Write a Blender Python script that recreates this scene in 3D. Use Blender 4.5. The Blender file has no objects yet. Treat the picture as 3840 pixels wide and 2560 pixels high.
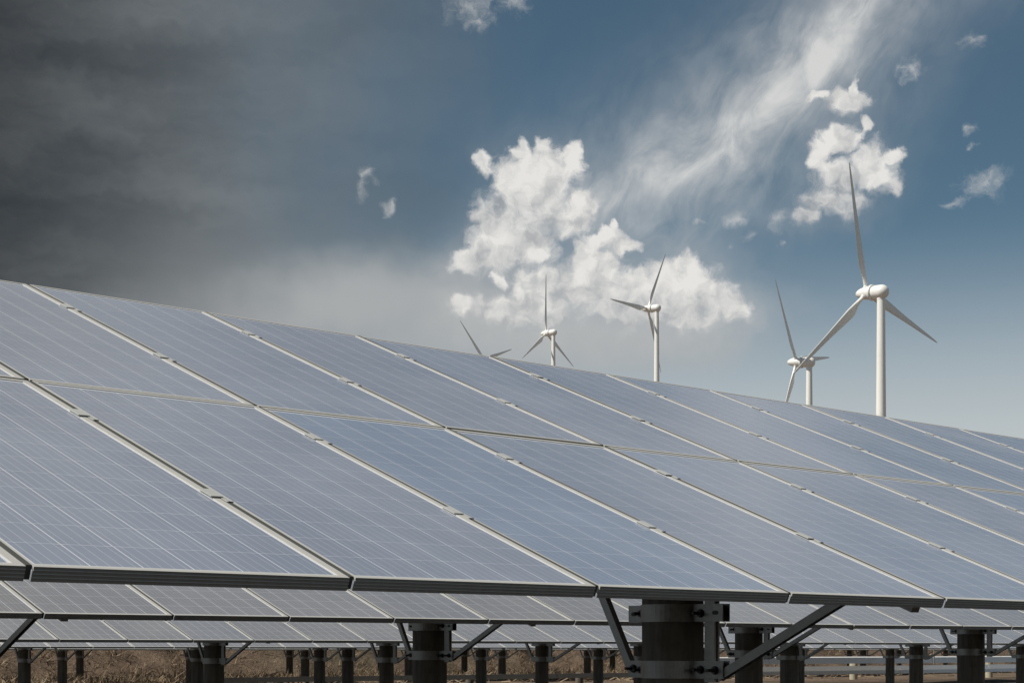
import bpy, bmesh, math, random
from mathutils import Vector, Matrix
random.seed(7)
R = math.radians
S = bpy.context.scene
COL = S.collection

# ------------------------------------------------------------------ camera
ZG = 1.35                                   # height of the panels' lower edge above the ground
YAW = R(43.337)
cam_d = bpy.data.cameras.new('camera'); cam = bpy.data.objects.new('camera', cam_d); COL.objects.link(cam)
cam.location = (-3.1508, -4.0020, ZG - 0.2077)
cam.rotation_euler = (R(90), 0, -YAW)
cam_d.sensor_width = 36.0; cam_d.lens = 6655.4 / 3840 * 36; cam_d.shift_y = (2436.5 - 1280) / 3840
cam_d.clip_start = 0.05; cam_d.clip_end = 20000
S.camera = cam

# ------------------------------------------------------------------ light
SUN_AZ = R(-66); SUN_EL = R(50)             # azimuth from +Y towards +X
sd = Vector((math.sin(SUN_AZ) * math.cos(SUN_EL), math.cos(SUN_AZ) * math.cos(SUN_EL), math.sin(SUN_EL)))
sun_d = bpy.data.lights.new('sun', 'SUN'); sun_d.energy = 5.0; sun_d.angle = R(0.53); sun_d.color = (1.0, 0.95, 0.87)
sun = bpy.data.objects.new('sun', sun_d); COL.objects.link(sun); sun.location = sd * 50 + Vector((0, 0, 20))
sun.rotation_euler = (-sd).to_track_quat('-Z', 'Y').to_euler()
S.view_settings.view_transform = 'Standard'; S.view_settings.look = 'None'
S.view_settings.exposure = 0.0; S.view_settings.gamma = 1.0; S.view_settings.use_curve_mapping = False
SKY_STRENGTH = 0.10

class NT:
    """small helper to write node trees"""
    def __init__(s, tree): s.t = tree; s.n = tree.nodes; s.l = tree.links
    def new(s, kind, **kw):
        n = s.n.new(kind)
        for k, v in kw.items(): setattr(n, k, v)
        return n
    def put(s, sock, v):
        if v is None: return
        if isinstance(v, bpy.types.NodeSocket): s.l.new(v, sock)
        else: sock.default_value = v
    def math(s, op, a, b=None, c=None, clamp=False):
        n = s.new('ShaderNodeMath', operation=op, use_clamp=clamp)
        s.put(n.inputs[0], a); s.put(n.inputs[1], b); s.put(n.inputs[2], c)
        return n.outputs[0]
    def vmath(s, op, a, b=None, c=None):
        n = s.new('ShaderNodeVectorMath', operation=op)
        s.put(n.inputs[0], a); s.put(n.inputs[1], b)
        if c is not None: s.put(n.inputs[2], c)
        return n.outputs['Value'] if op in ('LENGTH', 'DISTANCE', 'DOT_PRODUCT') else n.outputs['Vector']
    def sstep(s, v, a, b, lo=0.0, hi=1.0):
        n = s.new('ShaderNodeMapRange', interpolation_type='SMOOTHSTEP')
        s.put(n.inputs['Value'], v); n.inputs['From Min'].default_value = a; n.inputs['From Max'].default_value = b
        n.inputs['To Min'].default_value = lo; n.inputs['To Max'].default_value = hi
        return n.outputs['Result']
    def mix(s, f, a, b, blend='MIX'):
        n = s.new('ShaderNodeMix', data_type='RGBA', blend_type=blend)
        s.put(n.inputs[0], f); s.put(n.inputs[6], a); s.put(n.inputs[7], b)
        return n.outputs[2]
    def noise(s, vec, scale, detail=4, rough=0.55, dist=0.0, lac=2.0):
        n = s.new('ShaderNodeTexNoise')
        s.put(n.inputs['Vector'], vec); n.inputs['Scale'].default_value = scale; n.inputs['Detail'].default_value = detail
        n.inputs['Roughness'].default_value = rough; n.inputs['Distortion'].default_value = dist; n.inputs['Lacunarity'].default_value = lac
        return n.outputs['Fac']
    def comb(s, x, y, z):
        n = s.new('ShaderNodeCombineXYZ'); s.put(n.inputs[0], x); s.put(n.inputs[1], y); s.put(n.inputs[2], z); return n.outputs[0]
    def sep(s, v):
        n = s.new('ShaderNodeSeparateXYZ'); s.put(n.inputs[0], v); return n.outputs

# ------------------------------------------------------------------ sky: clear air plus clouds fixed in azimuth / elevation
W = bpy.data.worlds.new('World'); S.world = W; W.use_nodes = True
def build_sky():
    T = NT(W.node_tree); T.n.clear()
    out = T.new('ShaderNodeOutputWorld'); bg = T.new('ShaderNodeBackground'); T.l.new(bg.outputs[0], out.inputs[0])
    bg.inputs['Strength'].default_value = SKY_STRENGTH
    sky = T.new('ShaderNodeTexSky', sky_type='NISHITA'); sky.sun_disc = False
    sky.sun_elevation = SUN_EL; sky.sun_rotation = SUN_AZ; sky.altitude = 900; sky.air_density = 1.0; sky.dust_density = 0.6; sky.ozone_density = 2.0
    d = T.new('ShaderNodeTexCoord').outputs['Generated']
    x, y, z = T.sep(d)
    az = T.math('ARCTAN2', x, y)                       # 0 = +Y, positive towards +X
    az = T.math('MULTIPLY', T.math('SUBTRACT', az, YAW), 57.29578)      # degrees from north-east
    el = T.math('MULTIPLY', T.math('ARCSINE', z), 57.29578)
    P = T.comb(az, el, 0.0)
    # clear sky: Nishita, its deep blue strengthened above the haze
    up = T.sstep(el, -2.0, 16.0)
    tint = T.mix(up, (1.00, 0.98, 0.93, 1), (0.385, 0.575, 0.56, 1))
    base = T.mix(1.0, sky.outputs[0], tint, 'MULTIPLY')
    grey = T.new('ShaderNodeRGBToBW'); T.l.new(base, grey.inputs[0])
    base = T.mix(0.22, base, grey.outputs[0])
    haze = T.sstep(el, 4.2, 13.8, 0.97, 0.0)
    base = T.mix(haze, base, (5.35, 5.65, 5.65, 1))
    # ---- cumulus: ellipses (px, py, rx, ry in the frame of a 2352 px survey), turned to degrees
    def ang(px, py):
        u = (px * 3840 / 2352 - 1920) / 6655.4; v = (2436.5 - py * 3840 / 2352) / 6655.4
        return math.degrees(math.atan(u)), math.degrees(math.atan(v / math.sqrt(1 + u * u)))
    K = 57.29578 * 3840 / 2352 / 6655.4                 # degrees per survey pixel
    warp = T.new('ShaderNodeTexNoise'); T.put(warp.inputs['Vector'], P); warp.inputs['Scale'].default_value = 1.7; warp.inputs['Detail'].default_value = 5
    Pw = T.vmath('ADD', P, T.vmath('MULTIPLY', T.vmath('SUBTRACT', warp.outputs['Color'], (0.5, 0.5, 0.5)), (0.85, 0.85, 0.0)))
    def field(vec, blobs):
        cur = None
        for px, py, rx, ry in blobs:
            a, e = ang(px, py); sx, sy = 1 / (rx * K), 1 / (ry * K)
            L = T.vmath('LENGTH', T.vmath('MULTIPLY_ADD', vec, (sx, sy, 0), (-a * sx, -e * sy, 0)))
            cur = L if cur is None else T.math('SMOOTH_MIN', cur, L, 0.32)
        return T.math('SUBTRACT', 1.0, cur)
    big = [(1198, 346, 25, 30), (1254, 342, 30, 28), (1317, 367, 28, 38), (1247, 395, 95, 58), (1191, 423, 75, 70), (1110, 374, 24, 36), (1115, 500, 40, 48), (1226, 472, 105, 80), (1345, 472, 42, 44),
           (1314, 504, 60, 46), (1156, 539, 88, 70), (1128, 585, 75, 52), (1068, 600, 45, 28), (1226, 566, 60, 58),
           (1254, 645, 45, 52), (1205, 655, 42, 44), (1145, 641, 17, 22), (1191, 712, 90, 48), (1128, 709, 60, 38), (1061, 697, 35, 26), (1261, 712, 60, 58),
           (1407, 522, 14, 22), (1384, 550, 58, 24), (1440, 567, 40, 20), (1352, 585, 40, 40), (1367, 620, 75, 58), (1331, 655, 58, 58), (1402, 680, 118, 68), (1472, 669, 80, 54), (1542, 645, 70, 54),
           (1574, 620, 40, 36), (1595, 673, 80, 62), (1665, 697, 50, 48), (1700, 720, 36, 28), (1472, 712, 170, 48), (1595, 732, 85, 34),
           (1928, 324, 62, 35), (1986, 289, 16, 20), (1881, 363, 28, 48), (1928, 410, 65, 40), (2006, 391, 65, 60), (2053, 355, 25, 20), (1889, 461, 60, 40), (1947, 469, 60, 38), (1850, 496, 38, 24), (2053, 422, 25, 28),
           (1947, 232, 60, 30), (1963, 203, 16, 24), (1881, 219, 30, 15)]
    small = [(1085, 18, 52, 38), (1100, 50, 34, 14), (1190, 6, 32, 20), (2262, 422, 52, 30), (2195, 470, 30, 12), (1793, 504, 22, 24), (1690, 504, 24, 18), (1725, 541, 16, 13), (1792, 553, 10, 7), (2225, 302, 18, 10), (2232, 96, 26, 18), (2090, 165, 28, 22),
             (845, 398, 18, 22), (835, 430, 9, 22), (895, 478, 14, 20), (1600, 515, 18, 7), (2230, 342, 11, 7), (1680, 570, 12, 7)]
    n1 = T.noise(Pw, 2.1, 10, 0.62); lo = T.noise(Pw, 0.95, 5, 0.55); lob = T.noise(T.vmath('ADD', Pw, (-0.22, 0.26, 0)), 0.95, 5, 0.55)
    n2 = T.noise(P, 0.5, 3, 0.5)
    F = field(Pw, big)
    # height within each heap: crisp sunlit heads, soft greyer feet
    num = den = None
    for px, py, rx, ry in ((1225, 455, 150, 130), (1165, 600, 110, 60), (1180, 690, 150, 75), (1400, 640, 120, 110), (1590, 690, 130, 85), (1950, 400, 120, 105), (1940, 228, 85, 40)):
        a, e = ang(px, py); sx, sy = 1 / (rx * K), 1 / (ry * K)
        v = T.vmath('MULTIPLY_ADD', P, (sx, sy, 0), (-a * sx, -e * sy, 0))
        w = T.math('EXPONENT', T.math('MULTIPLY', T.vmath('DOT_PRODUCT', v, v), -1.2))
        y = T.math('MULTIPLY', T.sep(v)[1], w)
        num = y if num is None else T.math('ADD', num, y); den = w if den is None else T.math('ADD', den, w)
    high = T.math('DIVIDE', num, T.math('ADD', den, 0.02))             # -1 foot ... +1 head
    dens = T.math('ADD', T.math('MULTIPLY', T.math('MINIMUM', F, 0.55), 2.3), T.math('MULTIPLY', T.math('SUBTRACT', n1, 0.50), 2.2))
    width = T.sstep(high, -0.75, 0.45, 2.0, 1.15)
    t = T.math('DIVIDE', T.math('ADD', dens, 0.22), width, clamp=True)
    cov = T.math('MULTIPLY', T.math('MULTIPLY', t, T.math('MULTIPLY', t, T.math('SUBTRACT', 3.0, T.math('MULTIPLY', t, 2.0)))), 0.95)
    cov_soft = T.sstep(T.math('ADD', T.math('MULTIPLY', F, 0.9), T.math('MULTIPLY', T.math('SUBTRACT', n2, 0.5), 1.4)), -1.35, 0.55, 0.0, 0.80)
    cov_soft = T.math('MULTIPLY', cov_soft, T.sstep(el, 14.5, 8.5, 0.10, 1.0))
    Fs = field(Pw, small)
    cov_small = T.sstep(T.math('ADD', Fs, T.math('MULTIPLY', T.math('SUBTRACT', n1, 0.5), 3.2)), -0.4, 2.3, 0.0, 0.85)
    # ---- cirrus streak: a broad soft band with combed fibres, brightest along its middle
    a0, e0 = ang(1380, 470); a1, e1 = ang(1985, 0)
    th = math.atan2(e1 - e0, a1 - a0); ln = math.hypot(a1 - a0, e1 - e0)
    c_, s_ = math.cos(th), math.sin(th)
    q = T.vmath('SUBTRACT', P, (a0, e0, 0)); qx, qy, _ = T.sep(q)
    al = T.math('ADD', T.math('MULTIPLY', qx, c_), T.math('MULTIPLY', qy, s_))
    ac = T.math('ADD', T.math('MULTIPLY', qx, -s_), T.math('MULTIPLY', qy, c_))
    alN = T.math('DIVIDE', al, ln)
    bend = T.math('MULTIPLY', T.math('SINE', T.math('MULTIPLY', alN, 3.1)), -0.75)
    wob = T.math('MULTIPLY', T.math('SUBTRACT', T.noise(P, 0.35, 4), 0.5), 2.6)
    ac2 = T.math('ADD', T.math('SUBTRACT', ac, bend), wob)
    def gauss(v, w): return T.math('EXPONENT', T.math('MULTIPLY', T.math('POWER', T.math('ABSOLUTE', T.math('DIVIDE', v, w)), 2.0), -1.0))
    ends = T.math('MULTIPLY', T.sstep(alN, -0.34, 0.12), T.sstep(alN, 2.6, 1.0))
    fib_a = T.math('ADD', th, 0.32)
    cf, sf = math.cos(th + 0.30), math.sin(th + 0.30)
    fx = T.math('ADD', T.math('MULTIPLY', qx, cf), T.math('MULTIPLY', qy, sf)); fy = T.math('ADD', T.math('MULTIPLY', qx, -sf), T.math('MULTIPLY', qy, cf))
    fy = T.math('ADD', fy, T.math('MULTIPLY', wob, 0.35))
    nw = T.noise(T.comb(T.math('MULTIPLY', fx, 0.42), T.math('MULTIPLY', fy, 0.85), 3.0), 1.0, 10, 0.60, 0.6)
    blot = T.noise(P, 0.42, 4, 0.5)
    tex = T.math('MULTIPLY', T.sstep(nw, 0.12, 0.80), T.sstep(blot, 0.22, 0.62, 0.45, 1.0))
    g = T.math('ADD', T.math('MULTIPLY', gauss(ac2, 0.8), 0.50), T.math('MULTIPLY', gauss(ac2, 2.3), 0.62))
    cir = T.math('MULTIPLY', T.math('MULTIPLY', g, ends), T.math('ADD', 0.18, T.math('MULTIPLY', tex, 0.92)), clamp=True)
    # ---- the same weather all round: loose heaps wherever the heaps above do not reach, none near the zenith
    awayl = T.sstep(az, -26, -44); awayr = T.sstep(az, 19, 34); awayu = T.sstep(el, 24, 34)
    away = T.math('MAXIMUM', T.math('MAXIMUM', awayl, awayr), awayu)
    nS = T.noise(T.vmath('MULTIPLY', d, (1.0, 1.0, 2.2)), 3.2, 8, 0.58)
    rest = T.math('MULTIPLY', T.sstep(nS, 0.53, 0.66, 0.0, 0.85), away)
    # ---- grey layer cloud, made up to darken the left of the view
    bn = T.math('ADD', az, T.math('MULTIPLY', T.math('SUBTRACT', T.noise(P, 0.16, 5, 0.55), 0.5), 9.0))
    bank = T.sstep(bn, 2.0, -11.0)
    added_bank_far = T.sstep(az, -75, -40)
    bank = T.math('MULTIPLY', bank, added_bank_far)
    bt = T.noise(T.vmath('MULTIPLY', T.vmath('ADD', P, T.vmath('MULTIPLY', T.vmath('SUBTRACT', warp.outputs['Color'], (0.5, 0.5, 0.5)), (1.5, 0.8, 0))), (0.32, 0.95, 0)), 0.42, 8, 0.56)
    dark = T.sstep(T.math('ADD', az, T.math('MULTIPLY', T.math('SUBTRACT', bt, 0.5), 6.0)), -7.0, -17.5)
    b0 = T.mix(dark, (1.30, 1.48, 1.60, 1), (0.34, 0.365, 0.38, 1)); b1 = T.mix(dark, (1.80, 1.97, 2.06, 1), (0.60, 0.625, 0.635, 1))
    bank_col = T.mix(T.sstep(bt, 0.32, 0.68), b0, b1)
    low = T.math('MULTIPLY', T.sstep(T.math('ADD', el, T.math('MULTIPLY', T.math('SUBTRACT', bt, 0.5), 5.0)), 14.0, 7.5), T.math('SUBTRACT', 1.0, dark))
    bank_col = T.mix(T.math('MULTIPLY', low, 0.92), bank_col, (4.1, 4.2, 4.2, 1))       # mist under the layer
    # ---- cloud light: sun side bright, under sides greyer
    lit = T.math('ADD', T.sstep(high, -0.9, 0.7, 0.22, 0.80), T.math('MULTIPLY', T.math('SUBTRACT', lob, lo), -2.7))
    lit = T.math('ADD', lit, T.sstep(dens, 0.2, 1.6, -0.08, 0.12), clamp=True)
    ccol = T.mix(lit, (4.3, 4.4, 4.5, 1), (8.1, 7.95, 7.65, 1))
    col = T.mix(T.math('MULTIPLY', bank, 0.94), base, bank_col)
    Fm = field(P, [(1060, 720, 230, 110), (860, 690, 260, 80), (1330, 790, 330, 60)])
    mist = T.sstep(T.math('ADD', Fm, T.math('MULTIPLY', T.math('SUBTRACT', n2, 0.5), 1.1)), -0.75, 0.75, 0.0, 0.78)
    col = T.mix(mist, col, (4.3, 4.4, 4.4, 1))                            # thin vapour round the feet of the central heap
    col = T.mix(T.math('MULTIPLY', cir, 0.93), col, (6.9, 6.9, 6.75, 1))
    col = T.mix(cov_soft, col, (4.8, 4.9, 4.9, 1))
    col = T.mix(T.math('MAXIMUM', cov, cov_small), col, ccol)
    col = T.mix(rest, col, ccol)
    below = T.sstep(el, -0.5, -4.0)
    col = T.mix(below, col, (1.6, 1.4, 1.2, 1))
    T.l.new(col, bg.inputs['Color'])
build_sky()
W.cycles.sampling_method = 'MANUAL'; W.cycles.sample_map_resolution = 1024

# ------------------------------------------------------------------ materials
def mat(name, color=(0.5, 0.5, 0.5), rough=0.6, metal=0.0, spec=0.5):
    m = bpy.data.materials.new(name); m.use_nodes = True
    b = m.node_tree.nodes['Principled BSDF']
    b.inputs['Base Color'].default_value = (*color, 1); b.inputs['Roughness'].default_value = rough
    b.inputs['Metallic'].default_value = metal; b.inputs['Specular IOR Level'].default_value = spec
    return m, NT(m.node_tree), b

def objpos(T): return T.new('ShaderNodeTexCoord').outputs['Object']
def worldpos(T): return T.new('ShaderNodeNewGeometry').outputs['Position']

def m_cell():
    m, T, b = mat('photovoltaic_cell', rough=0.22, spec=0.5)
    uv = T.new('ShaderNodeUVMap', uv_map='UVMap').outputs[0]
    u, v, _ = T.sep(uv)
    # four silver busbars printed along each cell
    k = T.math('FRACT', T.math('DIVIDE', T.math('SUBTRACT', u, 0.134 - 0.122), 0.244))
    line = T.math('LESS_THAN', T.math('ABSOLUTE', T.math('SUBTRACT', k, 0.5)), 0.027)
    rnd = T.math('FRACT', T.math('ADD', T.new('ShaderNodeNewGeometry').outputs['Random Per Island'], T.new('ShaderNodeObjectInfo').outputs['Random']))
    cellc = T.mix(rnd, (0.055, 0.074, 0.125, 1), (0.085, 0.095, 0.140, 1))
    tone = T.sep(T.new('ShaderNodeObjectInfo').outputs['Color'])[0]      # batch colour of the panel: grey-mauve to blue
    wp = worldpos(T)
    vo = T.new('ShaderNodeTexVoronoi'); T.put(vo.inputs['Vector'], wp); vo.inputs['Scale'].default_value = 70
    cellc = T.mix(T.math('MULTIPLY', vo.outputs['Color'], 0.16), cellc, (0.10, 0.13, 0.22, 1))
    dust = T.noise(wp, 1.1, 6, 0.6)
    dm = T.sstep(dust, 0.25, 0.8, 0.46, 0.70)
    dustc = T.mix(tone, (0.385, 0.385, 0.405, 1), (0.315, 0.385, 0.49, 1))
    grime = T.sep(T.new('ShaderNodeObjectInfo').outputs['Color'])[1]
    dustc = T.mix(grime, dustc, (0.285, 0.272, 0.255, 1))               # the rear arrays carry more earth dust
    cellc = T.mix(T.math('MULTIPLY', grime, 0.6), cellc, (0.10, 0.095, 0.09, 1))
    col = T.mix(dm, cellc, dustc)
    col = T.mix(T.math('MULTIPLY', line, 0.48), col, (0.70, 0.72, 0.76, 1))
    T.l.new(col, b.inputs['Base Color'])
    b.inputs['Sheen Weight'].default_value = 0.24; b.inputs['Sheen Roughness'].default_value = 0.45; b.inputs['Sheen Tint'].default_value = (0.86, 0.90, 1.0, 1)   # dust film
    T.l.new(T.sstep(dust, 0.3, 0.75, 0.15, 0.27), b.inputs['Roughness'])
    return m
def m_sheet():
    m, T, b = mat('white_backsheet', (0.62, 0.64, 0.68), 0.3)
    return m
def m_alu(name='anodised_frame', c0=(0.41, 0.40, 0.37), c1=(0.50, 0.49, 0.455), metal=0.0, rough=0.55):
    m, T, b = mat(name, rough=rough, metal=metal)
    wp = worldpos(T)
    n = T.noise(T.vmath('MULTIPLY', wp, (6, 6, 30)), 1.0, 5)
    col = T.mix(n, (*c0, 1), (*c1, 1))
    dirt = T.sstep(T.noise(wp, 22.0, 6, 0.7), 0.60, 0.78)
    col = T.mix(T.math('MULTIPLY', dirt, 0.35), col, (0.16, 0.145, 0.12, 1))
    T.l.new(col, b.inputs['Base Color'])
    return m
def m_galv(name='galvanised_steel', base=(0.20, 0.198, 0.188), hi=(0.36, 0.357, 0.34), rust=0.55, metal=0.85):
    m, T, b = mat(name, rough=0.48, metal=metal)
    op = objpos(T)
    vo = T.new('ShaderNodeTexVoronoi'); T.put(vo.inputs['Vector'], op); vo.inputs['Scale'].default_value = 55
    sp = T.sep(vo.outputs['Color'])[0]
    n = T.noise(op, 16, 6, 0.65)
    f = T.math('ADD', T.math('MULTIPLY', sp, 0.55), T.math('MULTIPLY', T.sstep(n, 0.3, 0.7), 0.6), clamp=True)
    col = T.mix(f, (*base, 1), (*hi, 1))
    st = T.sstep(T.noise(op, 34, 6, 0.7), 0.62, 0.75)
    col = T.mix(T.math('MULTIPLY', st, rust), col, (0.10, 0.075, 0.05, 1))
    T.l.new(col, b.inputs['Base Color'])
    T.l.new(T.math('ADD', 0.34, T.math('MULTIPLY', f, 0.3)), b.inputs['Roughness'])
    bp = T.new('ShaderNodeBump'); bp.inputs['Strength'].default_value = 0.25; bp.inputs['Distance'].default_value = 0.002
    T.l.new(n, bp.inputs['Height']); T.l.new(bp.outputs[0], b.inputs['Normal'])
    return m
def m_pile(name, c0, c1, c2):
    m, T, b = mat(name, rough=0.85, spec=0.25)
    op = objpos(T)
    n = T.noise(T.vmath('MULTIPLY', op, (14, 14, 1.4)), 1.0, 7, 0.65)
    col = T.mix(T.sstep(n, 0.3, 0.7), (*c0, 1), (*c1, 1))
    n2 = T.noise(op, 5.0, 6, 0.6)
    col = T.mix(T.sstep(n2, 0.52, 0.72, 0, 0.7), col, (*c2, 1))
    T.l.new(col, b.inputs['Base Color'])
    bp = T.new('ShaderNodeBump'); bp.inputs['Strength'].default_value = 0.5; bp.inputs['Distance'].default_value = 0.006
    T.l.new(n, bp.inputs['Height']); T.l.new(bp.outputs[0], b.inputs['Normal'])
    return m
def m_white():
    m, T, b = mat('turbine_paint', rough=0.38)
    op = objpos(T)
    n = T.noise(T.vmath('MULTIPLY', op, (1.5, 1.5, 0.12)), 1.0, 6, 0.6)
    col = T.mix(T.sstep(n, 0.35, 0.75), (0.80, 0.79, 0.755, 1), (0.75, 0.74, 0.705, 1))
    T.l.new(col, b.inputs['Base Color'])
    return m
def m_ground():
    m, T, b = mat('dry_ground', rough=0.95, spec=0.1)
    wp = worldpos(T)
    site = T.sstep(T.sep(T.vmath('ADD', wp, T.vmath('MULTIPLY', T.noise(wp, 0.3, 4), (6, 6, 0))))[1], 33, 41)
    n = T.noise(wp, 0.9, 9, 0.7); n2 = T.noise(wp, 6.0, 8, 0.7); n3 = T.noise(wp, 0.07, 4)
    col = T.mix(T.sstep(n, 0.3, 0.7), (0.095, 0.068, 0.050, 1), (0.215, 0.158, 0.112, 1))
    col = T.mix(T.sstep(n2, 0.55, 0.72, 0, 0.8), col, (0.30, 0.235, 0.17, 1))
    col = T.mix(T.sstep(n2, 0.42, 0.28, 0, 0.8), col, (0.06, 0.045, 0.034, 1))
    col = T.mix(T.sstep(n3, 0.5, 0.7, 0, 0.5), col, (0.10, 0.095, 0.062, 1))
    unseen_soil = T.mix(T.sstep(n, 0.3, 0.7), (0.040, 0.034, 0.027, 1), (0.085, 0.070, 0.054, 1))
    col = T.mix(site, unseen_soil, col)          # unseen site soil, made dark to cut bounce light; dry grass beyond it
    T.l.new(col, b.inputs['Base Color'])
    bp = T.new('ShaderNodeBump'); bp.inputs['Strength'].default_value = 1.0; bp.inputs['Distance'].default_value = 0.12
    T.l.new(n2, bp.inputs['Height']); T.l.new(bp.outputs[0], b.inputs['Normal'])
    return m
def m_var(name, c0, c1, rough=0.9):
    m, T, b = mat(name, rough=rough, spec=0.15)
    r = T.new('ShaderNodeNewGeometry').outputs['Random Per Island']
    T.l.new(T.mix(r, (*c0, 1), (*c1, 1)), b.inputs['Base Color'])
    return m

def m_stain_shade():  # rain stains on a base darkened for the shade on the front face
    m, T, b = mat('stained_shaded_frame', rough=0.7, spec=0.3)
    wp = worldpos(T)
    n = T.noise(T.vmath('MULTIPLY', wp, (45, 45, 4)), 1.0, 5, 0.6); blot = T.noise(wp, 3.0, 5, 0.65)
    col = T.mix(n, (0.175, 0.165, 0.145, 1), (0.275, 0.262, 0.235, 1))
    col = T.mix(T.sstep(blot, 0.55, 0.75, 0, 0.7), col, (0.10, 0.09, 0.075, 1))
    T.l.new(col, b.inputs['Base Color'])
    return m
M = dict(stain_shade=m_stain_shade(), cell=m_cell(), sheet=m_sheet(), frame=m_alu(), clamp=m_alu('clamp_aluminium', (0.50, 0.50, 0.47), (0.62, 0.62, 0.58), 0.35),
         galv=m_galv(), pale=m_galv('sunlit_galvanised_steel', (0.58, 0.575, 0.55), (0.74, 0.73, 0.70), 0.5, 0.1),  # brighter copy of the steel, sunlight put into its colour
         bolt=mat('dark_bolt_steel', (0.035, 0.034, 0.033), 0.5, 0.5)[0],
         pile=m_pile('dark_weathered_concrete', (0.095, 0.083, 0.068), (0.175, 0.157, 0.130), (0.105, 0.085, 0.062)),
         sunlit_pile=m_pile('sunlit_concrete', (0.33, 0.29, 0.21), (0.45, 0.41, 0.31), (0.28, 0.24, 0.17)),  # lit copy of the pile concrete, sun painted into the base tones
         white=m_white(), gap_shade=mat('gap_shade_grey', (0.062, 0.062, 0.055), 0.75)[0], seam=mat('grey_seal', (0.33, 0.33, 0.32), 0.6)[0],  # dark gap grey: shade between the panels put into the colour
         ground=m_ground(), straw=m_var('dry_straw', (0.13, 0.092, 0.06), (0.40, 0.31, 0.21)), twig=m_var('grey_shrub', (0.05, 0.048, 0.038), (0.12, 0.105, 0.078)),
         wood=m_var('shrub_stem', (0.10, 0.08, 0.06), (0.14, 0.11, 0.08)))

# ------------------------------------------------------------------ mesh helpers
class MB:
    def __init__(s): s.v = []; s.f = []; s.uv = []; s.mi = []; s.sm = []
    def face(s, pts, mi=0, uv=None, smooth=False):
        k = len(s.v); s.v += [tuple(p) for p in pts]; s.f.append(tuple(range(k, k + len(pts)))); s.mi.append(mi); s.sm.append(smooth)
        s.uv += uv if uv else [(0, 0)] * len(pts)
    def box(s, a, b, mi=0):
        x0, y0, z0 = a; x1, y1, z1 = b
        P = [(x0, y0, z0), (x1, y0, z0), (x1, y1, z0), (x0, y1, z0), (x0, y0, z1), (x1, y0, z1), (x1, y1, z1), (x0, y1, z1)]
        for q in ((0, 3, 2, 1), (4, 5, 6, 7), (0, 1, 5, 4), (1, 2, 6, 5), (2, 3, 7, 6), (3, 0, 4, 7)): s.face([P[i] for i in q], mi)
    def prism(s, prof, p0, p1, u, w, mi=0, caps=True):
        """sweep the closed profile [(a,b)] (a along u, b along w) from p0 to p1"""
        p0, p1, u, w = Vector(p0), Vector(p1), Vector(u), Vector(w)
        A = [p0 + u * a + w * b for a, b in prof]; B = [p1 + u * a + w * b for a, b in prof]; n = len(prof)
        for i in range(n): s.face([A[i], A[(i + 1) % n], B[(i + 1) % n], B[i]], mi)
        if caps: s.face(A[::-1], mi); s.face(B, mi)
    def lathe(s, prof, axis='Z', c=(0, 0, 0), n=24, mi=0, cap=True, smooth=True):
        """prof: [(t along axis, radius)], shared vertices so that it shades smoothly"""
        k = len(s.v); c = Vector(c)
        def pt(t, r, a):
            ca, sa = math.cos(a) * r, math.sin(a) * r
            return tuple(c + (Vector((ca, sa, t)) if axis == 'Z' else Vector((sa, t, ca)) if axis == 'Y' else Vector((t, ca, sa))))
        for t, r in prof:
            for i in range(n): s.v.append(pt(t, r, 2 * math.pi * i / n))
        for j in range(len(prof) - 1):
            for i in range(n):
                a, b = k + j * n + i, k + j * n + (i + 1) % n
                s.f.append((a, b, b + n, a + n)); s.mi.append(mi); s.sm.append(smooth); s.uv += [(0, 0)] * 4
        if cap:
            for (t, r), rev in ((prof[0], True), (prof[-1], False)):
                q = [pt(t, r, 2 * math.pi * i / n) for i in range(n)]
                s.face(q[::-1] if rev else q, mi)
    def mesh(s, name, mats, uv=False, fix=True):
        me = bpy.data.meshes.new(name); me.from_pydata(s.v, [], s.f)
        for m in mats: me.materials.append(m)
        me.polygons.foreach_set('material_index', s.mi); me.polygons.foreach_set('use_smooth', s.sm)
        if uv:
            l = me.uv_layers.new(name='UVMap'); l.data.foreach_set('uv', [c for q in s.uv for c in q])
        if fix:
            bm = bmesh.new(); bm.from_mesh(me); bmesh.ops.recalc_face_normals(bm, faces=bm.faces); bm.to_mesh(me); bm.free()
        me.update(); return me
def obj(name, me, parent=None, loc=(0, 0, 0), rot=(0, 0, 0)):
    o = bpy.data.objects.new(name, me); COL.objects.link(o); o.location = loc; o.rotation_euler = rot
    if parent: o.parent = parent
    return o
def tag(o, label, cat, group=None, kind=None):
    if label: o['label'] = label
    if cat: o['category'] = cat
    if group: o['group'] = group
    if kind: o['kind'] = kind
    return o
def empty(name, loc, label, cat, group=None, rot=(0, 0, 0)):
    o = bpy.data.objects.new(name, None); COL.objects.link(o); o.location = loc; o.rotation_euler = rot; o.empty_display_size = 0.3
    return tag(o, label, cat, group)

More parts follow.
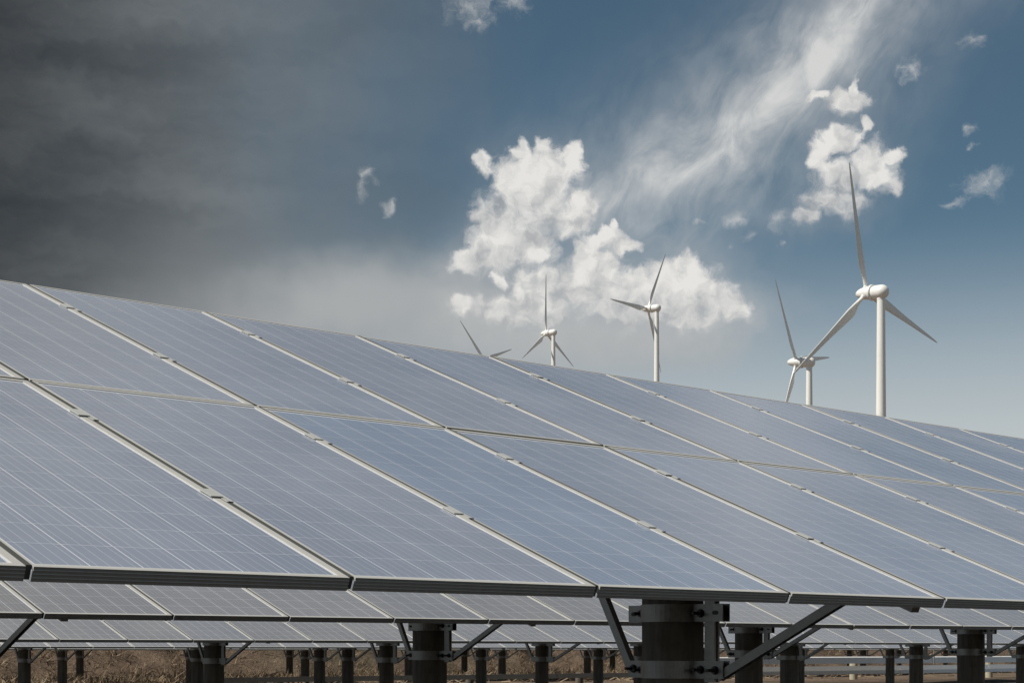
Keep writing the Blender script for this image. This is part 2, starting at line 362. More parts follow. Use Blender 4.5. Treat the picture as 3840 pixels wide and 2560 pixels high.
# ------------------------------------------------------------------ ground with the bank behind the arrays and the hill under the turbines
CX, CY = -3.15, -4.0
FW = Vector((math.sin(YAW), math.cos(YAW), 0)); RT = Vector((math.cos(YAW), -math.sin(YAW), 0))
HILL = [(0, 0), (60, 0), (110, 4), (389, 14.3), (550, 25.5), (748, 80), (869, 90), (990, 98), (1600, 120), (3000, 130), (9000, 100)]
def interp(tab, x):
    for (a, b), (c, d) in zip(tab, tab[1:]):
        if x <= c: return b + (d - b) * max(0, (x - a)) / (c - a)
    return tab[-1][1]
def hash2(i, j):
    return (math.sin(i * 127.1 + j * 311.7) * 43758.5453) % 1.0
def vnoise(x, y):
    i, j = math.floor(x), math.floor(y); fx, fy = x - i, y - j; fx = fx * fx * (3 - 2 * fx); fy = fy * fy * (3 - 2 * fy)
    a = hash2(i, j) * (1 - fx) + hash2(i + 1, j) * fx; b = hash2(i, j + 1) * (1 - fx) + hash2(i + 1, j + 1) * fx
    return a * (1 - fy) + b * fy
BANK_Y = 58.6
def gz(x, y):
    d = (Vector((x - CX, y - CY, 0))).dot(FW)
    h = interp(HILL, max(d, 0)) * min(1, max(0, (y - 100) / 60)) if d > 0 else 0
    t = min(1, max(0, (y - BANK_Y) / 13.0))
    bank = 5.4 * (1 - (1 - t) ** 1.7)
    rough = (vnoise(x * 0.35, y * 0.35) - 0.5) * 0.10
    if y > 50: rough += ((vnoise(x * 0.9 + 7, y * 0.9) - 0.5) * 0.35 + (vnoise(x * 2.3, y * 2.3) - 0.5) * 0.16) * min(1, (y - 50) / 14)
    return max(bank, h) + rough if y > 50 else rough
def build_ground():
    def axis(lo, hi, fine_lo, fine_hi, step):
        a = [fine_lo]
        while a[-1] < fine_hi: a.append(a[-1] + step)
        s = step
        up = [a[-1]]
        while up[-1] < hi: s *= 1.35; up.append(min(hi, up[-1] + s))
        s = step; dn = [a[0]]
        while dn[-1] > lo: s *= 1.35; dn.append(max(lo, dn[-1] - s))
        return dn[::-1][:-1] + a + up[1:]
    xs = axis(-7000, 9000, 10, 135, 0.6); ys = axis(-3000, 9000, 44, 76, 0.4)
    v = [(x, y, gz(x, y)) for y in ys for x in xs]; n = len(xs)
    f = [(j * n + i, j * n + i + 1, (j + 1) * n + i + 1, (j + 1) * n + i) for j in range(len(ys) - 1) for i in range(n - 1)]
    me = bpy.data.meshes.new('ground'); me.from_pydata(v, [], f); me.materials.append(M['ground'])
    me.polygons.foreach_set('use_smooth', [True] * len(f)); me.update()
    tag(obj('ground', me), 'dry brown earth rising into a rough bank behind the solar arrays', None, kind='structure')
build_ground()

# ------------------------------------------------------------------ solar panels
PITCH = 1.01; WP = 0.989; LP = 2.043; LPITCH = 2.0612; TILT = R(22.186)
CT, ST = math.cos(TILT), math.sin(TILT)
RAIL_L, RAIL_R, RAIL_B, RAIL_T, FH = 0.009, 0.027, 0.019, 0.023, 0.040
X0, X1 = RAIL_L + 0.007, WP - RAIL_R - 0.007; Y0, Y1 = RAIL_B + 0.010, LP - RAIL_T - 0.014
CW, CH = (X1 - X0) / 6, (Y1 - Y0) / 12
CSW, CSH = CW - 0.0042, CH - 0.0021
def cell_quad(mb, x, y, z):
    mb.face([(x, y, z), (x + CSW, y, z), (x + CSW, y + CSH, z), (x, y + CSH, z)], 0, [(0, 0), (1, 0), (1, 1), (0, 1)])
def panel_meshes():
    s = MB()                                     # laminate: white backsheet slab under the cells
    s.box((RAIL_L - 0.004, RAIL_B - 0.004, -0.0075), (WP - RAIL_R + 0.004, LP - RAIL_T + 0.004, -0.0030))
    sheet = s.mesh('solar_panel', [M['sheet']])
    c = MB()
    for j in range(12):
        for i in range(6): cell_quad(c, X0 + i * CW + 0.0021, Y0 + j * CH + 0.00105, -0.0029)
    cells = c.mesh('cell_grid', [M['cell']], uv=True, fix=False)
    c1 = MB(); cell_quad(c1, 0, 0, 0); one = c1.mesh('cell', [M['cell']], uv=True, fix=False)
    f = MB()
    # bottom rail: front face with proud ribs, top lip
    prof = [(0, 0), (0, -0.008), (-0.0016, -0.0082), (-0.0016, -0.0096), (0, -0.0098), (0, -0.018), (-0.0016, -0.0182), (-0.0016, -0.0196), (0, -0.0198),
            (0, -0.028), (-0.0016, -0.0282), (-0.0016, -0.0296), (0, -0.0298), (0, -FH), (0.003, -FH), (0.003, -0.009), (RAIL_B, -0.009), (RAIL_B, 0)]
    k0 = len(f.mi); f.prism(prof, (0.0, 0, 0), (WP, 0, 0), (0, 1, 0), (0, 0, 1))
    for e in (0, 4, 8, 12): f.mi[k0 + e] = 2          # flats between the ribs: stains, plus shade put into the colour
    # top rail with a groove
    f.box((0, LP - RAIL_T + 0.008, -FH), (WP, LP, 0)); f.box((RAIL_L, LP - RAIL_T, -0.009), (WP - RAIL_R + 0.02, LP - RAIL_T + 0.006, 0)); f.box((RAIL_L, LP - RAIL_T + 0.0055, -0.009), (WP - RAIL_R, LP - RAIL_T + 0.0085, -0.004), 1)
    # side rails; the right one carries a groove as well
    y0, y1 = RAIL_B + 0.0002, LP - RAIL_T + 0.0075
    for z0, z1 in ((-0.0098, 0), (-0.0198, -0.0112), (-0.0298, -0.0212), (-FH, -0.0312)):
        f.box((0, y0, z0), (0.003, y1, z1))
    f.box((0.0012, y0, -FH + 0.001), (0.0028, y1, -0.001), 1)
    f.box((0.003, y0, -0.009), (RAIL_L, y1 - 0.008, 0))
    f.box((WP - RAIL_R + 0.008, y0, -0.009), (WP - 0.003, y1, 0)); f.box((WP - 0.003, y0, -FH), (WP, y1, 0))
    f.box((WP - RAIL_R, y0, -0.009), (WP - RAIL_R + 0.0055, y1 - 0.008, 0)); f.box((WP - RAIL_R + 0.005, y0, -0.009), (WP - RAIL_R + 0.0085, y1 - 0.008, -0.004), 1)
    frame = f.mesh('frame', [M['frame'], M['seam'], M['stain_shade']])
    return sheet, cells, one, frame
ME_SHEET, ME_CELLS, ME_CELL, ME_FRAME = panel_meshes()
def clamp_mesh():
    # origin at seam centre on the frame tops; x across the seam, y up the slope
    m = MB()
    m.prism([(-0.044, 0.0050), (-0.044, 0.0022), (-0.004, 0.0022), (-0.004, -0.010), (0.001, -0.010), (0.001, 0.0050)], (0, 0.000, 0), (0, 0.075, 0), (1, 0, 0), (0, 0, 1))
    m.box((-0.007, -0.038, -0.014), (0.004, -0.002, 0.001))
    m.box((-0.004, -0.044, -0.006), (0.005, -0.041, 0.003), 1); m.box((0.004, -0.044, 0.001), (0.013, -0.041, 0.003), 1)
    return m.mesh('panel_clamp', [M['clamp'], M['bolt']])
ME_CLAMP = clamp_mesh()
CLAMP_V = (0.71, 1.585, LPITCH + 0.70, LPITCH + 1.56)

# support pile and its steel, built once per diameter class
def pile_mesh(r, h, pale=False, n=32):
    m = MB(); m.lathe([(-0.3, r * 1.02), (0.2, r * 1.01), (h * 0.6, r), (h, r * 0.995), (h, r * 0.72), (h - 0.05, r * 0.70)], 'Z', n=n)
    return m.mesh('support_pile', [M['sunlit_pile' if pale else 'pile']])
def band_mesh(r, hh, side, holes):
    """half collar: bent strip on the -X (side=-1) or +X side with flat ears running on along +-Y"""
    m = MB(); t = 0.006; g = 0.026                # g: half the slot between the two halves' ears
    a0 = math.asin(min(0.95, g / (r + t)))
    pts_o, pts_i = [], []
    ear_p, ear_n = r + 0.118, r + 0.185
    n = 18
    path = [(g, ear_p)] + [((r + t) * math.sin(a), (r + t) * math.cos(a)) for a in [a0 + (math.pi - 2 * a0) * i / n for i in range(n + 1)]] + [(g, -ear_n)]
    inner = [(g - 0.006, ear_p)] + [(r * 1.001 * math.sin(a), r * 1.001 * math.cos(a)) for a in [a0 + (math.pi - 2 * a0) * i / n for i in range(n + 1)]] + [(g - 0.006, -ear_n)]
    path[1] = (g, (r + t) * math.cos(a0)); path[-2] = (g, -(r + t) * math.cos(a0))
    for (ax, ay), (bx, by), (cx, cy), (dx, dy) in zip(path, path[1:], inner, inner[1:]):
        o = [(side * ax, ay), (side * bx, by), (side * dx, dy), (side * cx, cy)]
        lo = [(x, y, -hh) for x, y in o]; hi = [(x, y, hh) for x, y in o]
        m.face(hi); m.face(lo[::-1])
        m.face([lo[0], lo[1], hi[1], hi[0]]); m.face([lo[2], lo[3], hi[3], hi[2]])
    for e, i in ((path[0], inner[0]), (path[-1], inner[-1])):
        m.face([(side * e[0], e[1], -hh), (side * i[0], i[1], -hh), (side * i[0], i[1], hh), (side * e[0], e[1], hh)])
    bm_m = m.mesh('clamp_band', [M['galv'], M['bolt']])
    return bm_m
def slot_mesh():
    m = MB(); n = 10
    pts = [(0.013 * math.cos(2 * math.pi * i / n) + (0.006 if math.cos(2 * math.pi * i / n) > 0 else -0.006), 0.010 * math.sin(2 * math.pi * i / n)) for i in range(n)]
    m.prism(pts, (-0.0015, 0, 0), (0.0012, 0, 0), (0, 1, 0), (0, 0, 1))
    return m.mesh('slot_hole', [M['bolt']])
def bolt_mesh():
    m = MB()
    m.lathe([(-0.060, 0.0075), (0.062, 0.0075)], 'X', n=10)
    m.lathe([(-0.016, 0.017), (-0.003, 0.017)], 'X', n=6, smooth=False); m.lathe([(-0.003, 0.021), (0.0, 0.021)], 'X', n=14)
    m.lathe([(0.053, 0.017), (0.066, 0.017)], 'X', n=6, smooth=False)
    return m.mesh('bolt', [M['bolt']])
ME_BOLT, ME_SLOT = bolt_mesh(), slot_mesh()
def channel_mesh(name, w, d, length, t=0.004, m=None):
    """lipped C channel along Z: web at y=0, open towards -Y"""
    b = MB(); h = w / 2
    prof = [(-h, 0), (h, 0), (h, -d), (h - 0.012, -d), (h - 0.012, -d + t), (h - t, -d + t), (h - t, -t), (-h + t, -t), (-h + t, -d + t), (-h + 0.012, -d + t), (-h + 0.012, -d), (-h, -d)]
    # split into convex pieces so that the caps are clean
    for q in ([(-h, -t), (h, -t), (h, 0), (-h, 0)], [(-h, -d), (-h + t, -d), (-h + t, -t), (-h, -t)], [(h - t, -d), (h, -d), (h, -t), (h - t, -t)],
              [(-h + t, -d), (-h + 0.013, -d), (-h + 0.013, -d + t), (-h + t, -d + t)], [(h - 0.013, -d), (h - t, -d), (h - t, -d + t), (h - 0.013, -d + t)]):
        b.prism(q, (0, 0, 0), (0, 0, length), (1, 0, 0), (0, 1, 0))
    return b.mesh(name, [m or M['galv']])
def strut_between(name, parent, p0, p1, w=0.036, d=0.042, flip=False):
    """brace: C channel between two points of one X plane, given in the parent's space; open side downwards"""
    p0, p1 = Vector(p0), Vector(p1); ax = (p1 - p0); L = ax.length; ax.normalize()
    xax = Vector((1, 0, 0)); yax = ax.cross(xax)
    if yax.z < 0: xax = -xax; yax = ax.cross(xax)
    o = obj(name, channel_mesh(name, w, d, L), parent, p0)
    o.rotation_euler = Matrix((xax, yax, ax)).transposed().to_euler()
    return o
_cache = {}
def get(key, fn):
    if key not in _cache: _cache[key] = fn()
    return _cache[key]
PILE_D = 1.72                                     # how far behind the lower edge the piles stand
def add_pile(arr, x, z0, r, detail, y=PILE_D):
    """x, y in the array's space (y from its lower edge); z0: height of the lower edge above the array's base"""
    H = z0 + 0.16
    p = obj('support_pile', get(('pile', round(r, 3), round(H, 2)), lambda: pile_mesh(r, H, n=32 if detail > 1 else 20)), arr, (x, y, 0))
    zu, zl = z0 - 0.030, z0 - 0.300
    if detail < 0: return p
    for z in (zu, zl):
        for s in (-1, 1): obj('clamp_band', get(('band', round(r, 3), s), lambda: band_mesh(r, 0.042, s, 0)), p, (0, 0, z))
    if detail >= 1:
        e1, e2 = r + 0.030, r + 0.084
        for yy, z in ((e1, zu), (-e1 - 0.02, zu), (e1, zl), (e2, zl), (-e1 - 0.02, zl), (-e2 - 0.055, zl)):
            obj('bolt', ME_BOLT, p, (-0.026, yy, z + random.uniform(-0.003, 0.003)))
        for yy in (e2 - 0.003, -e2 - 0.055): obj('slot_hole', ME_SLOT, p, (-0.0262, yy, zu))
    # post channel on the lower-edge side, up to the rafter
    yc = -r - 0.066
    zr = z0 + (y + yc - 0.02) * ST / CT - 0.155
    obj('post_channel', get(('post', round(zr - zl + 0.07, 2)), lambda: channel_mesh('post_channel', 0.038, 0.062, zr - zl + 0.07)), p, (0, yc, zl - 0.06))
    # braces to the rafter
    def raf(yy): return z0 + yy * ST / CT - 0.150
    strut_between('brace', p, (0, -r - 0.135, zl - 0.015), (0, 0.60 - y, raf(0.60)))
    strut_between('brace', p, (0, r + 0.085, zl - 0.015), (0, 2.62 - y, raf(2.62)))
    return p
def add_rack(arr, x0, x1, z0, xs, slope):
    """purlins along the row and one rafter over each pile"""
    for v in (0.68, 1.60, LPITCH + 0.68, LPITCH + 1.60):
        m = MB(); m.prism([(-0.025, -0.090), (0.025, -0.090), (0.025, -0.0415), (-0.025, -0.0415)], (x0, 0, slope * x0), (x1, 0, slope * x1), (0, 1, 0), (0, 0, 1))
        obj('purlin', m.mesh('purlin', [M['galv']]), arr, (0, v * CT, z0 + v * ST), (TILT, 0, 0))
    me = get('rafter', lambda: (lambda b: (b.prism([(-0.028, -0.172), (0.028, -0.172), (0.028, -0.0915), (-0.028, -0.0915)], (0, 0.30, 0), (0, 3.90, 0), (1, 0, 0), (0, 0, 1)), b.mesh('rafter', [M['galv']]))[1])(MB()))
    for x in xs: obj('rafter', me, arr, (x, 0, z0 + slope * x), (TILT, 0, 0))
TONES = {(-2, 0): .35, (-1, 0): .45, (0, 0): .40, (1, 0): .95, (2, 0): .55, (3, 0): .70, (4, 0): .6, (0, 1): .4, (1, 1): .5, (2, 1): .35, (3, 1): .45}
def solar_array(label, x0, y0, z0, slope, i0, i1, piles, detail, singles=(), rows=(0, 1), clamps=True, rack_ext=0.10):
    """x0,y0,z0: seam 0 of the lower edge; panels i0..i1-1; piles: [(x, diameter)] in world X"""
    xm = x0 + PITCH * (i0 + i1) / 2
    arr = empty('solar_array', (xm, y0, 0), label, 'solar array', 'rows of tilted solar arrays')
    def zz(x): return ZG + z0 + slope * x
    rz = math.atan(slope)
    for i in range(i0, i1):
        for j in rows:
            v = j * LPITCH; xs = x0 + i * PITCH + 0.0105
            jit = (random.uniform(-1, 1) * 0.0012, random.uniform(-1, 1) * 0.0012)
            p = obj('solar_panel', ME_SHEET, arr, (xs - xm, v * CT, zz(xs) + v * ST + jit[0]), (TILT + jit[1], -rz, 0))
            tn = TONES.get((i, j), random.uniform(0.30, 0.75)) if detail > 1 else random.uniform(0.0, 0.5)
            gr = 0.0 if detail > 1 else random.uniform(0.7, 1.0)
            obj('frame', ME_FRAME, p)
            if (i, j) in singles:
                for a in range(12):
                    for b in range(6): obj('cell', ME_CELL, p, (X0 + b * CW + 0.0021, Y0 + a * CH + 0.00105, -0.0029)).color = (tn, gr, 0, 1)
            else:
                c = obj('cell_grid', ME_CELLS, p); c['kind'] = 'stuff'; c.color = (tn, gr, 0, 1)
    if clamps:
        for i in range(i0, i1 + 1):
            for v in CLAMP_V:
                xs = x0 + i * PITCH; o = obj('panel_clamp', ME_CLAMP, arr, (xs - xm, v * CT - 0.0 * ST, zz(xs) + v * ST), (TILT, 0, random.uniform(-0.02, 0.02)))
    if clamps:
        zc = zz(xm)
        for i in range(i0 + 1, i1):                      # dark strip added for the shade in the gaps between panels
            for j in rows:
                m = get('gap_shade_strip', lambda: (lambda b: (b.box((-0.0103, 0.010, -0.039), (0.0103, LP - 0.004, -0.0006)), b.mesh('gap_shade_strip', [M['gap_shade']]))[1])(MB()))
                xs = x0 + i * PITCH; obj('gap_shade_strip', m, arr, (xs - xm, j * LPITCH * CT, zz(xs) + j * LPITCH * ST), (TILT, 0, 0))
        b = MB(); b.prism([(-0.0085, -0.034), (0.0085, -0.034), (0.0085, -0.022), (-0.0085, -0.022)], (x0 + i0 * PITCH - xm, 0, slope * (x0 + i0 * PITCH - xm)), (x0 + i1 * PITCH - xm, 0, slope * (x0 + i1 * PITCH - xm)), (0, 1, 0), (0, 0, 1))
        obj('gap_shade_strip', b.mesh('gap_shade_strip', [M['gap_shade']]), arr, (0, (LPITCH - 0.0091) * CT, zc + (LPITCH - 0.0091) * ST), (TILT, 0, 0))
    xe0, xe1 = x0 + i0 * PITCH - rack_ext - xm, x0 + i1 * PITCH + rack_ext - xm
    add_rack(arr, xe0, xe1, zz(xm), [x - xm for x, _ in piles], slope)
    for x, dia in piles: add_pile(arr, x - xm, zz(x), dia / 2, detail)
    return arr

# front row: 28 panels, the nearest four cell by cell
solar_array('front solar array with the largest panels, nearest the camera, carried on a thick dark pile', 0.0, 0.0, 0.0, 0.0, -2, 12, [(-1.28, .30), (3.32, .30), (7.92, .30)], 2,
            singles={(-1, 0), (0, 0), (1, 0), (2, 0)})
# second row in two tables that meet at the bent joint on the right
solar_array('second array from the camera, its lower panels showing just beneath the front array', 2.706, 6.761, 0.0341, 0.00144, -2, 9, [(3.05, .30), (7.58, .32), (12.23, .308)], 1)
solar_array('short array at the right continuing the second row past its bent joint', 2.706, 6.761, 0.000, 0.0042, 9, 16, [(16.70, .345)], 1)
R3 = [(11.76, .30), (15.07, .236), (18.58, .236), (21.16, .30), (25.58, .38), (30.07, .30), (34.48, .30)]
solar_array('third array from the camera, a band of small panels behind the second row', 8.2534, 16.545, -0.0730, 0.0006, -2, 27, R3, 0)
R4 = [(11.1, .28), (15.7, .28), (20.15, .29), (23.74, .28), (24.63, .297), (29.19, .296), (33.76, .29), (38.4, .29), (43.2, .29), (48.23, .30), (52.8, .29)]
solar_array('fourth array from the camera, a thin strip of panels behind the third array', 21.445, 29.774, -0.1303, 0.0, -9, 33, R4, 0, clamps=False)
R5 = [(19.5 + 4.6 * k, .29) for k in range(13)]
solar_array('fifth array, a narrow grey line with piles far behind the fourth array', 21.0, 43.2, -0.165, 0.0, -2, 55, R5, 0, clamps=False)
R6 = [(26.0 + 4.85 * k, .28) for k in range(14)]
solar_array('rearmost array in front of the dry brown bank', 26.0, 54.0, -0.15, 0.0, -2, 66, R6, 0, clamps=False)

# ------------------------------------------------------------------ unfinished rack: bare purlins and sunlit piles behind the fourth array
def bare_rack():
    xa, xb = 23.0, 68.0; y = 34.6; z = ZG - 0.92
    t = empty('unfinished_rack', ((xa + xb) / 2, y, 0), 'bare steel rack without panels, long partly sunlit beams on sunlit concrete piles', 'rack')
    xm = (xa + xb) / 2
    def beam(x0, x1, prof, z, m, yy=0.0):
        for k in range(int((x1 - x0) / 6.2) + 1):
            a = x0 + 6.2 * k; b = min(x1, a + 6.18)
            if b - a < 0.3: continue
            mb = MB()
            for q in prof: mb.prism(q, (a - xm, 0, 0), (b - xm, 0, 0), (0, 1, 0), (0, 0, 1))
            obj('beam', mb.mesh('beam', [m]), t, (0, yy, z + random.uniform(-0.006, 0.006)))
            if k: 
                s = MB(); s.box((a - xm - 0.22, -0.012, -0.045), (a - xm + 0.22, -0.004, 0.045)); obj('splice_plate', s.mesh('splice_plate', [m]), t, (0, yy, z - 0.05))
    C = [[(0, -0.14), (0.004, -0.14), (0.004, 0), (0, 0)], [(0.004, -0.004), (0.06, -0.004), (0.06, 0), (0.004, 0)], [(0.004, -0.14), (0.06, -0.14), (0.06, -0.136), (0.004, -0.136)]]
    D = [[(-0.045, -0.13), (-0.041, -0.13), (0.004, 0), (0, 0)], [(0, 0), (0.004, -0.002), (0.085, 0.165), (0.081, 0.167)], [(-0.041, -0.13), (0.03, -0.13), (0.03, -0.126), (-0.041, -0.126)]]
    beam(xa, 41.0, C, z, M['galv'])
    beam(41.0, xb, D, ZG - 0.945, M['pale'])
    U = [[(-0.08, -0.23), (-0.076, -0.23), (0.004, 0), (0, 0)], [(0.004, -0.004), (0.10, 0.030), (0.10, 0.034), (0.004, 0)], [(-0.076, -0.23), (0.0, -0.23), (0.0, -0.226), (-0.076, -0.226)]]
    beam(41.3, xb, U, ZG - 0.48, M['pale'], 1.6)
    for x in (27.2, 31.8, 36.4): obj('support_pile', get('bp', lambda: pile_mesh(0.12, ZG - 0.90)), t, (x - xm, 0.25, 0))
    for x in (47.35, 62.8): obj('support_pile', get('pp', lambda: pile_mesh(0.15, ZG + 0.06, True)), t, (x - xm, 2.0, 0))
    for x in (53.2,): obj('support_pile', get('pp2', lambda: pile_mesh(0.15, ZG - 0.5, True)), t, (x - xm, 2.0, 0))
    # a loose diagonal left on the beams
    strut_between('brace', t, (57.9 - xm, 1.5, ZG - 0.85), (58.6 - xm, 1.5, ZG - 0.55), 0.04, 0.04)
bare_rack()

# ------------------------------------------------------------------ wind turbines
def blade_mesh(Rb):
    """blade along +Z from the hub centre, rotor axis +Y (upwind); coned upwind"""
    m = MB(); n = 28
    st = [(0.045, 0.030, 0.030, 0), (0.085, 0.030, 0.030, 0), (0.13, 0.040, 0.027, 8), (0.18, 0.063, 0.0215, 20), (0.23, 0.076, 0.0185, 22), (0.30, 0.071, 0.0155, 17), (0.40, 0.060, 0.0125, 12),
          (0.52, 0.048, 0.0098, 8), (0.65, 0.0385, 0.0075, 5), (0.78, 0.030, 0.0070, 3), (0.89, 0.022, 0.0062, 1), (0.96, 0.0150, 0.0055, 0), (0.99, 0.009, 0.0042, 0), (1.0, 0.003, 0.0020, 0)]
    def cr(p0, p1, p2, p3, t): return 0.5 * ((2 * p1) + (-p0 + p2) * t + (2 * p0 - 5 * p1 + 4 * p2 - p3) * t * t + (-p0 + 3 * p1 - 3 * p2 + p3) * t ** 3)
    fine = []
    for j in range(len(st) - 1):
        P4 = [st[max(0, j - 1)], st[j], st[j + 1], st[min(len(st) - 1, j + 2)]]
        for q in range(5):
            t = q / 5; r = P4[1][0] + (P4[2][0] - P4[1][0]) * t
            fine.append((r,) + tuple(cr(P4[0][c], P4[1][c], P4[2][c], P4[3][c], t) for c in (1, 2, 3)))
    fine.append(st[-1])
    for r, ch, th, tw in fine:
        a = R(tw * 0.30); f = min(1, max(0, (r - 0.085) / 0.12)); f = f * f * (3 - 2 * f)
        for i in range(n):
            t = 2 * math.pi * i / n
            cx = math.cos(t) * ch / 2; cy = math.sin(t) * th / 2 * ((1 - f) + f * (0.55 + 0.45 * math.cos(t)) * 1.35)
            cx -= f * ch * 0.20                   # pitch axis nearer the leading edge
            x = cx * math.cos(a) - cy * math.sin(a); y = cx * math.sin(a) + cy * math.cos(a)
            m.v.append((x * Rb, y * Rb, r * Rb))
    for j in range(len(fine) - 1):
        for i in range(n):
            a, b = j * n + i, j * n + (i + 1) % n
            m.f.append((a, b, b + n, a + n)); m.mi.append(0); m.sm.append(True); m.uv += [(0, 0)] * 4
    return m.mesh('blade', [M['white']])
def turbine_meshes(Rb):
    # nacelle: rear ball narrowing to the ring (axis Y, +Y upwind), tower axis at y=0
    nac = MB(); nac.lathe([(-0.25 + 1.62 * math.sin(a), max(0.02, 1.60 * math.cos(a))) for a in [R(-90 + 9 * k) for k in range(0, 11)]] + [(0.5, 1.60), (1.2, 1.57), (1.8, 1.50), (2.05, 1.46)], 'Y', n=40)
    ring = MB(); ring.lathe([(2.14, 1.40), (2.15, 1.70), (2.24, 1.80), (2.70, 1.80), (2.80, 1.70), (2.81, 1.40)], 'Y', n=40)
    gap = MB(); gap.lathe([(2.00, 1.38), (2.20, 1.38)], 'Y', n=32)
    hub = MB(); hub.lathe([(2.83, 1.40), (3.0, 1.46), (3.8, 1.45), (4.8, 1.36), (5.7, 1.16), (6.4, 0.88), (6.9, 0.55), (7.12, 0.28), (7.18, 0.02)], 'Y', n=40)
    return [nac.mesh('nacelle', [M['white']]), ring.mesh('generator_ring', [M['white']]), gap.mesh('neck', [M['seam']]), hub.mesh('spinner', [M['white']]), blade_mesh(Rb)]
TM = turbine_meshes(29.0)
def cuff_mesh():
    m = MB(); m.lathe([(1.20, 0.50), (1.24, 0.56), (1.62, 0.56), (1.66, 0.48)], 'Z', n=24); return m.mesh('blade_root', [M['white']])
ME_CUFF = cuff_mesh()
HUB_Y = 4.2
def turbine(label, px, py, depth, psi, phase, cone, tilt):
    """px, py: rotor centre in survey pixels; depth along the view, psi: angle of the rotor axis left of the view, phase of the first blade"""
    u = (px * 3840 / 2352 - 1920) / 6655.4; v = (2436.5 - py * 3840 / 2352) / 6655.4
    hub = Vector((CX, CY, 0)) + FW * depth + RT * (u * depth); hz = cam.location.z + v * depth
    ax = FW * math.cos(psi) - RT * math.sin(psi)                 # upwind axis
    rz = math.atan2(-ax.x, ax.y)
    base = hub - ax * 3.0
    g = gz(base.x, base.y)
    t = empty('wind_turbine', (base.x, base.y, g), label, 'wind turbine', 'white wind turbines beyond the arrays', rot=(0, 0, rz))
    h = hz - g - 3.0 * math.sin(tilt)
    tw = MB(); r0, r1 = 1.42, 0.90; top = h - 1.25
    for k in range(5):                                           # five tube sections, each its own smooth drum, with a weld flange between
        z0 = -1.5 if k == 0 else top * k / 5 + 0.03; z1 = top * (k + 1) / 5 - (0.03 if k < 4 else 0)
        ra = r0 + (r1 - r0) * k / 5; rb = r0 + (r1 - r0) * (k + 1) / 5
        tw.lathe([(z0, ra), (z1, rb)], 'Z', n=44)
        if k < 4: tw.lathe([(z1, rb + 0.014), (z1 + 0.06, rb + 0.014)], 'Z', n=44)
    obj('tower', tw.mesh('tower', [M['white']]), t)
    cl = MB(); cl.lathe([(h - 1.75, r1 + 0.05), (h - 1.30, r1 + 0.05)], 'Z', n=32); obj('yaw_collar', cl.mesh('yaw_collar', [M['white']]), t)
    for nm, me in (('nacelle', TM[0]), ('generator_ring', TM[1]), ('neck', TM[2]), ('spinner', TM[3])): obj(nm, me, t, (0, 0, h), (tilt, 0, 0))
    RX = Matrix.Rotation(tilt, 3, 'X'); hc = RX @ Vector((0, HUB_Y, 0)) + Vector((0, 0, h))
    cone -= (HUB_Y - 3.0) / 29
    for k in range(3):
        m3 = RX @ Matrix.Rotation(phase + k * 2 * math.pi / 3, 3, 'Y') @ Matrix.Rotation(-cone, 3, 'X')
        b = obj('blade', TM[4], t, hc, m3.to_euler())
        obj('blade_root', ME_CUFF, b)
    return t
# phase: turn about the rotor axis, clockwise seen from behind
turbine('largest white turbine, rising right of the others in front of a cumulus', 1999.6, 672.5, 399, R(38.4), R(-13.8), 0.09, 0.085)
turbine('turbine just left of the largest, half covered by its lower left blade', 1837.6, 831.6, 545, R(58.5), R(-40.7), 0.071, 0.088)
turbine('turbine in the middle with one blade pointing left and a blade shadow on its tower', 1494.0, 708.3, 742, R(55.7), R(28.9), 0.072, 0.057)
turbine('small distant turbine, its upper blade straight up against the white cloud', 1259, 764.7, 875, R(58.2), R(-3.1), 0.011, 0.003)
turbine('farthest turbine, only two thin blade tips above the panel edge', 1117.9, 827, 973, R(54.9), R(-49.9), 0.092, 0.05)

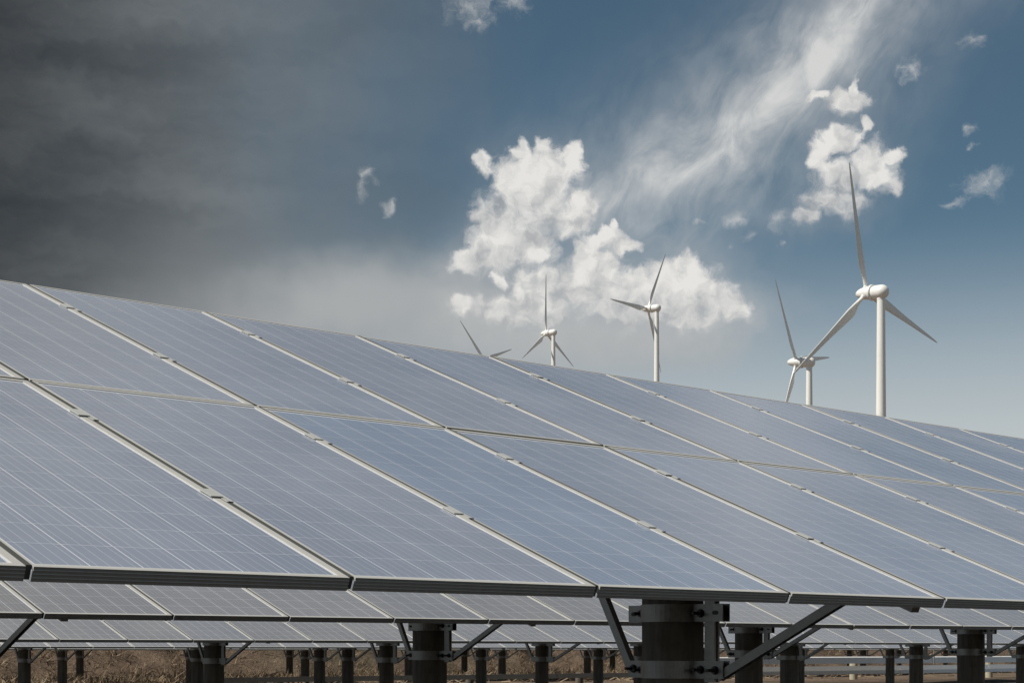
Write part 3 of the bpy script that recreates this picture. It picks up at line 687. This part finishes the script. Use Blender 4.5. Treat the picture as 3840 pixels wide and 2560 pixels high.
# ------------------------------------------------------------------ dry grass, stalks and shrubs on the bank
def dry_grass():
    m = MB()
    def blade(x, y, z, h, w, a, lean):
        ca, sa = math.cos(a), math.sin(a); lx, ly = lean * math.cos(a * 3.1), lean * math.sin(a * 3.1)
        m.face([(x - ca * w, y - sa * w, z - 0.03), (x + ca * w, y + sa * w, z - 0.03), (x + lx, y + ly, z + h)])
    for _ in range(7000):
        y = BANK_Y - 14 + 24 * random.random(); dep = random.uniform(0, 1)
        u = random.uniform(-0.31, 0.31)
        d = (y - CY) / (FW.y + u * RT.y); x = CX + d * (FW.x + u * RT.x)
        if vnoise(x * 0.5, y * 0.5) < 0.33: continue
        z = gz(x, y); hh = random.uniform(0.12, 0.42) * (0.6 + vnoise(x * 0.7, y * 0.7))
        for _ in range(7):
            blade(x + random.gauss(0, 0.14), y + random.gauss(0, 0.14), z, hh * random.uniform(0.5, 1.1), random.uniform(0.008, 0.025), random.uniform(0, 6.28), hh * random.uniform(0.2, 1.3))
    for _ in range(2600):                                            # fallen stalks lying about
        y = BANK_Y - 20 + 26 * random.random(); u = random.uniform(-0.31, 0.31); d = (y - CY) / (FW.y + u * RT.y); x = CX + d * (FW.x + u * RT.x); z = gz(x, y) + 0.05
        a = random.uniform(0, 6.28); l = random.uniform(0.15, 0.6); dx, dy, dz = math.cos(a) * l, math.sin(a) * l, random.uniform(-0.05, 0.3); w = random.uniform(0.01, 0.025)
        m.face([(x, y, z - w), (x, y, z + w), (x + dx, y + dy, z + dz + w * 0.5), (x + dx, y + dy, z + dz - w * 0.5)])
    tag(obj('dry_grass', m.mesh('dry_grass', [M['straw']], fix=False)), 'dry straw coloured grass and stalks covering the brown bank', 'grass', kind='stuff')
dry_grass()
def shrub(u, y, r, label):
    d = (y - CY) / (FW.y + u * RT.y); x = CX + d * (FW.x + u * RT.x); z = gz(x, y)
    t = empty('dry_shrub', (x, y, z - 0.05), label, 'shrub', 'shrubs on the bank')
    s = MB()
    for k in range(9):
        a = random.uniform(0, 6.28); l = r * random.uniform(0.7, 1.2); e = random.uniform(0.5, 1.2)
        tip = Vector((math.cos(a) * l * math.cos(e), math.sin(a) * l * math.cos(e), l * math.sin(e) * 1.2)); w = 0.018
        for q in (Vector((1, 0, 0)), Vector((0, 1, 0))): s.face([q * w, -q * w, tip])
    obj('stem', s.mesh('stem', [M['wood']], fix=False), t)
    f = MB()
    for _ in range(620):
        p = Vector((random.gauss(0, 1), random.gauss(0, 1), random.gauss(0, 1))); p.normalize(); p *= random.uniform(0.35, 1.0) ** 0.6 * r
        p = Vector((p.x, p.y, abs(p.z) * 0.95 + 0.25 * r)) * (0.75 + 0.5 * vnoise(p.x / r * 2 + 9, p.z / r * 2))
        a = Vector((random.uniform(-1, 1), random.uniform(-1, 1), random.uniform(-1, 1))).normalized(); b = a.cross(Vector((0.3, 0.5, 0.8))).normalized(); w = random.uniform(0.03, 0.07)
        f.face([p - a * w, p + b * w * 0.6, p + a * w])
    c = obj('foliage', f.mesh('foliage', [M['twig']], fix=False), t); return t
shrub((1955 - 1920) / 6655, 60.3, 0.50, 'round grey shrub on the bank between two middle piles')
shrub((1840 - 1920) / 6655, 61.5, 0.40, 'smaller grey shrub just left of the round shrub')
shrub((985 - 1920) / 6655, 61.8, 0.75, 'wide dark shrub on the bank left of centre')
shrub((3822 - 1920) / 6655, 58.6, 0.80, 'dark shrub at the far right end of the bank')
shrub((560 - 1920) / 6655, 61.0, 0.70, 'dark shrub on the bank at the shaded left')
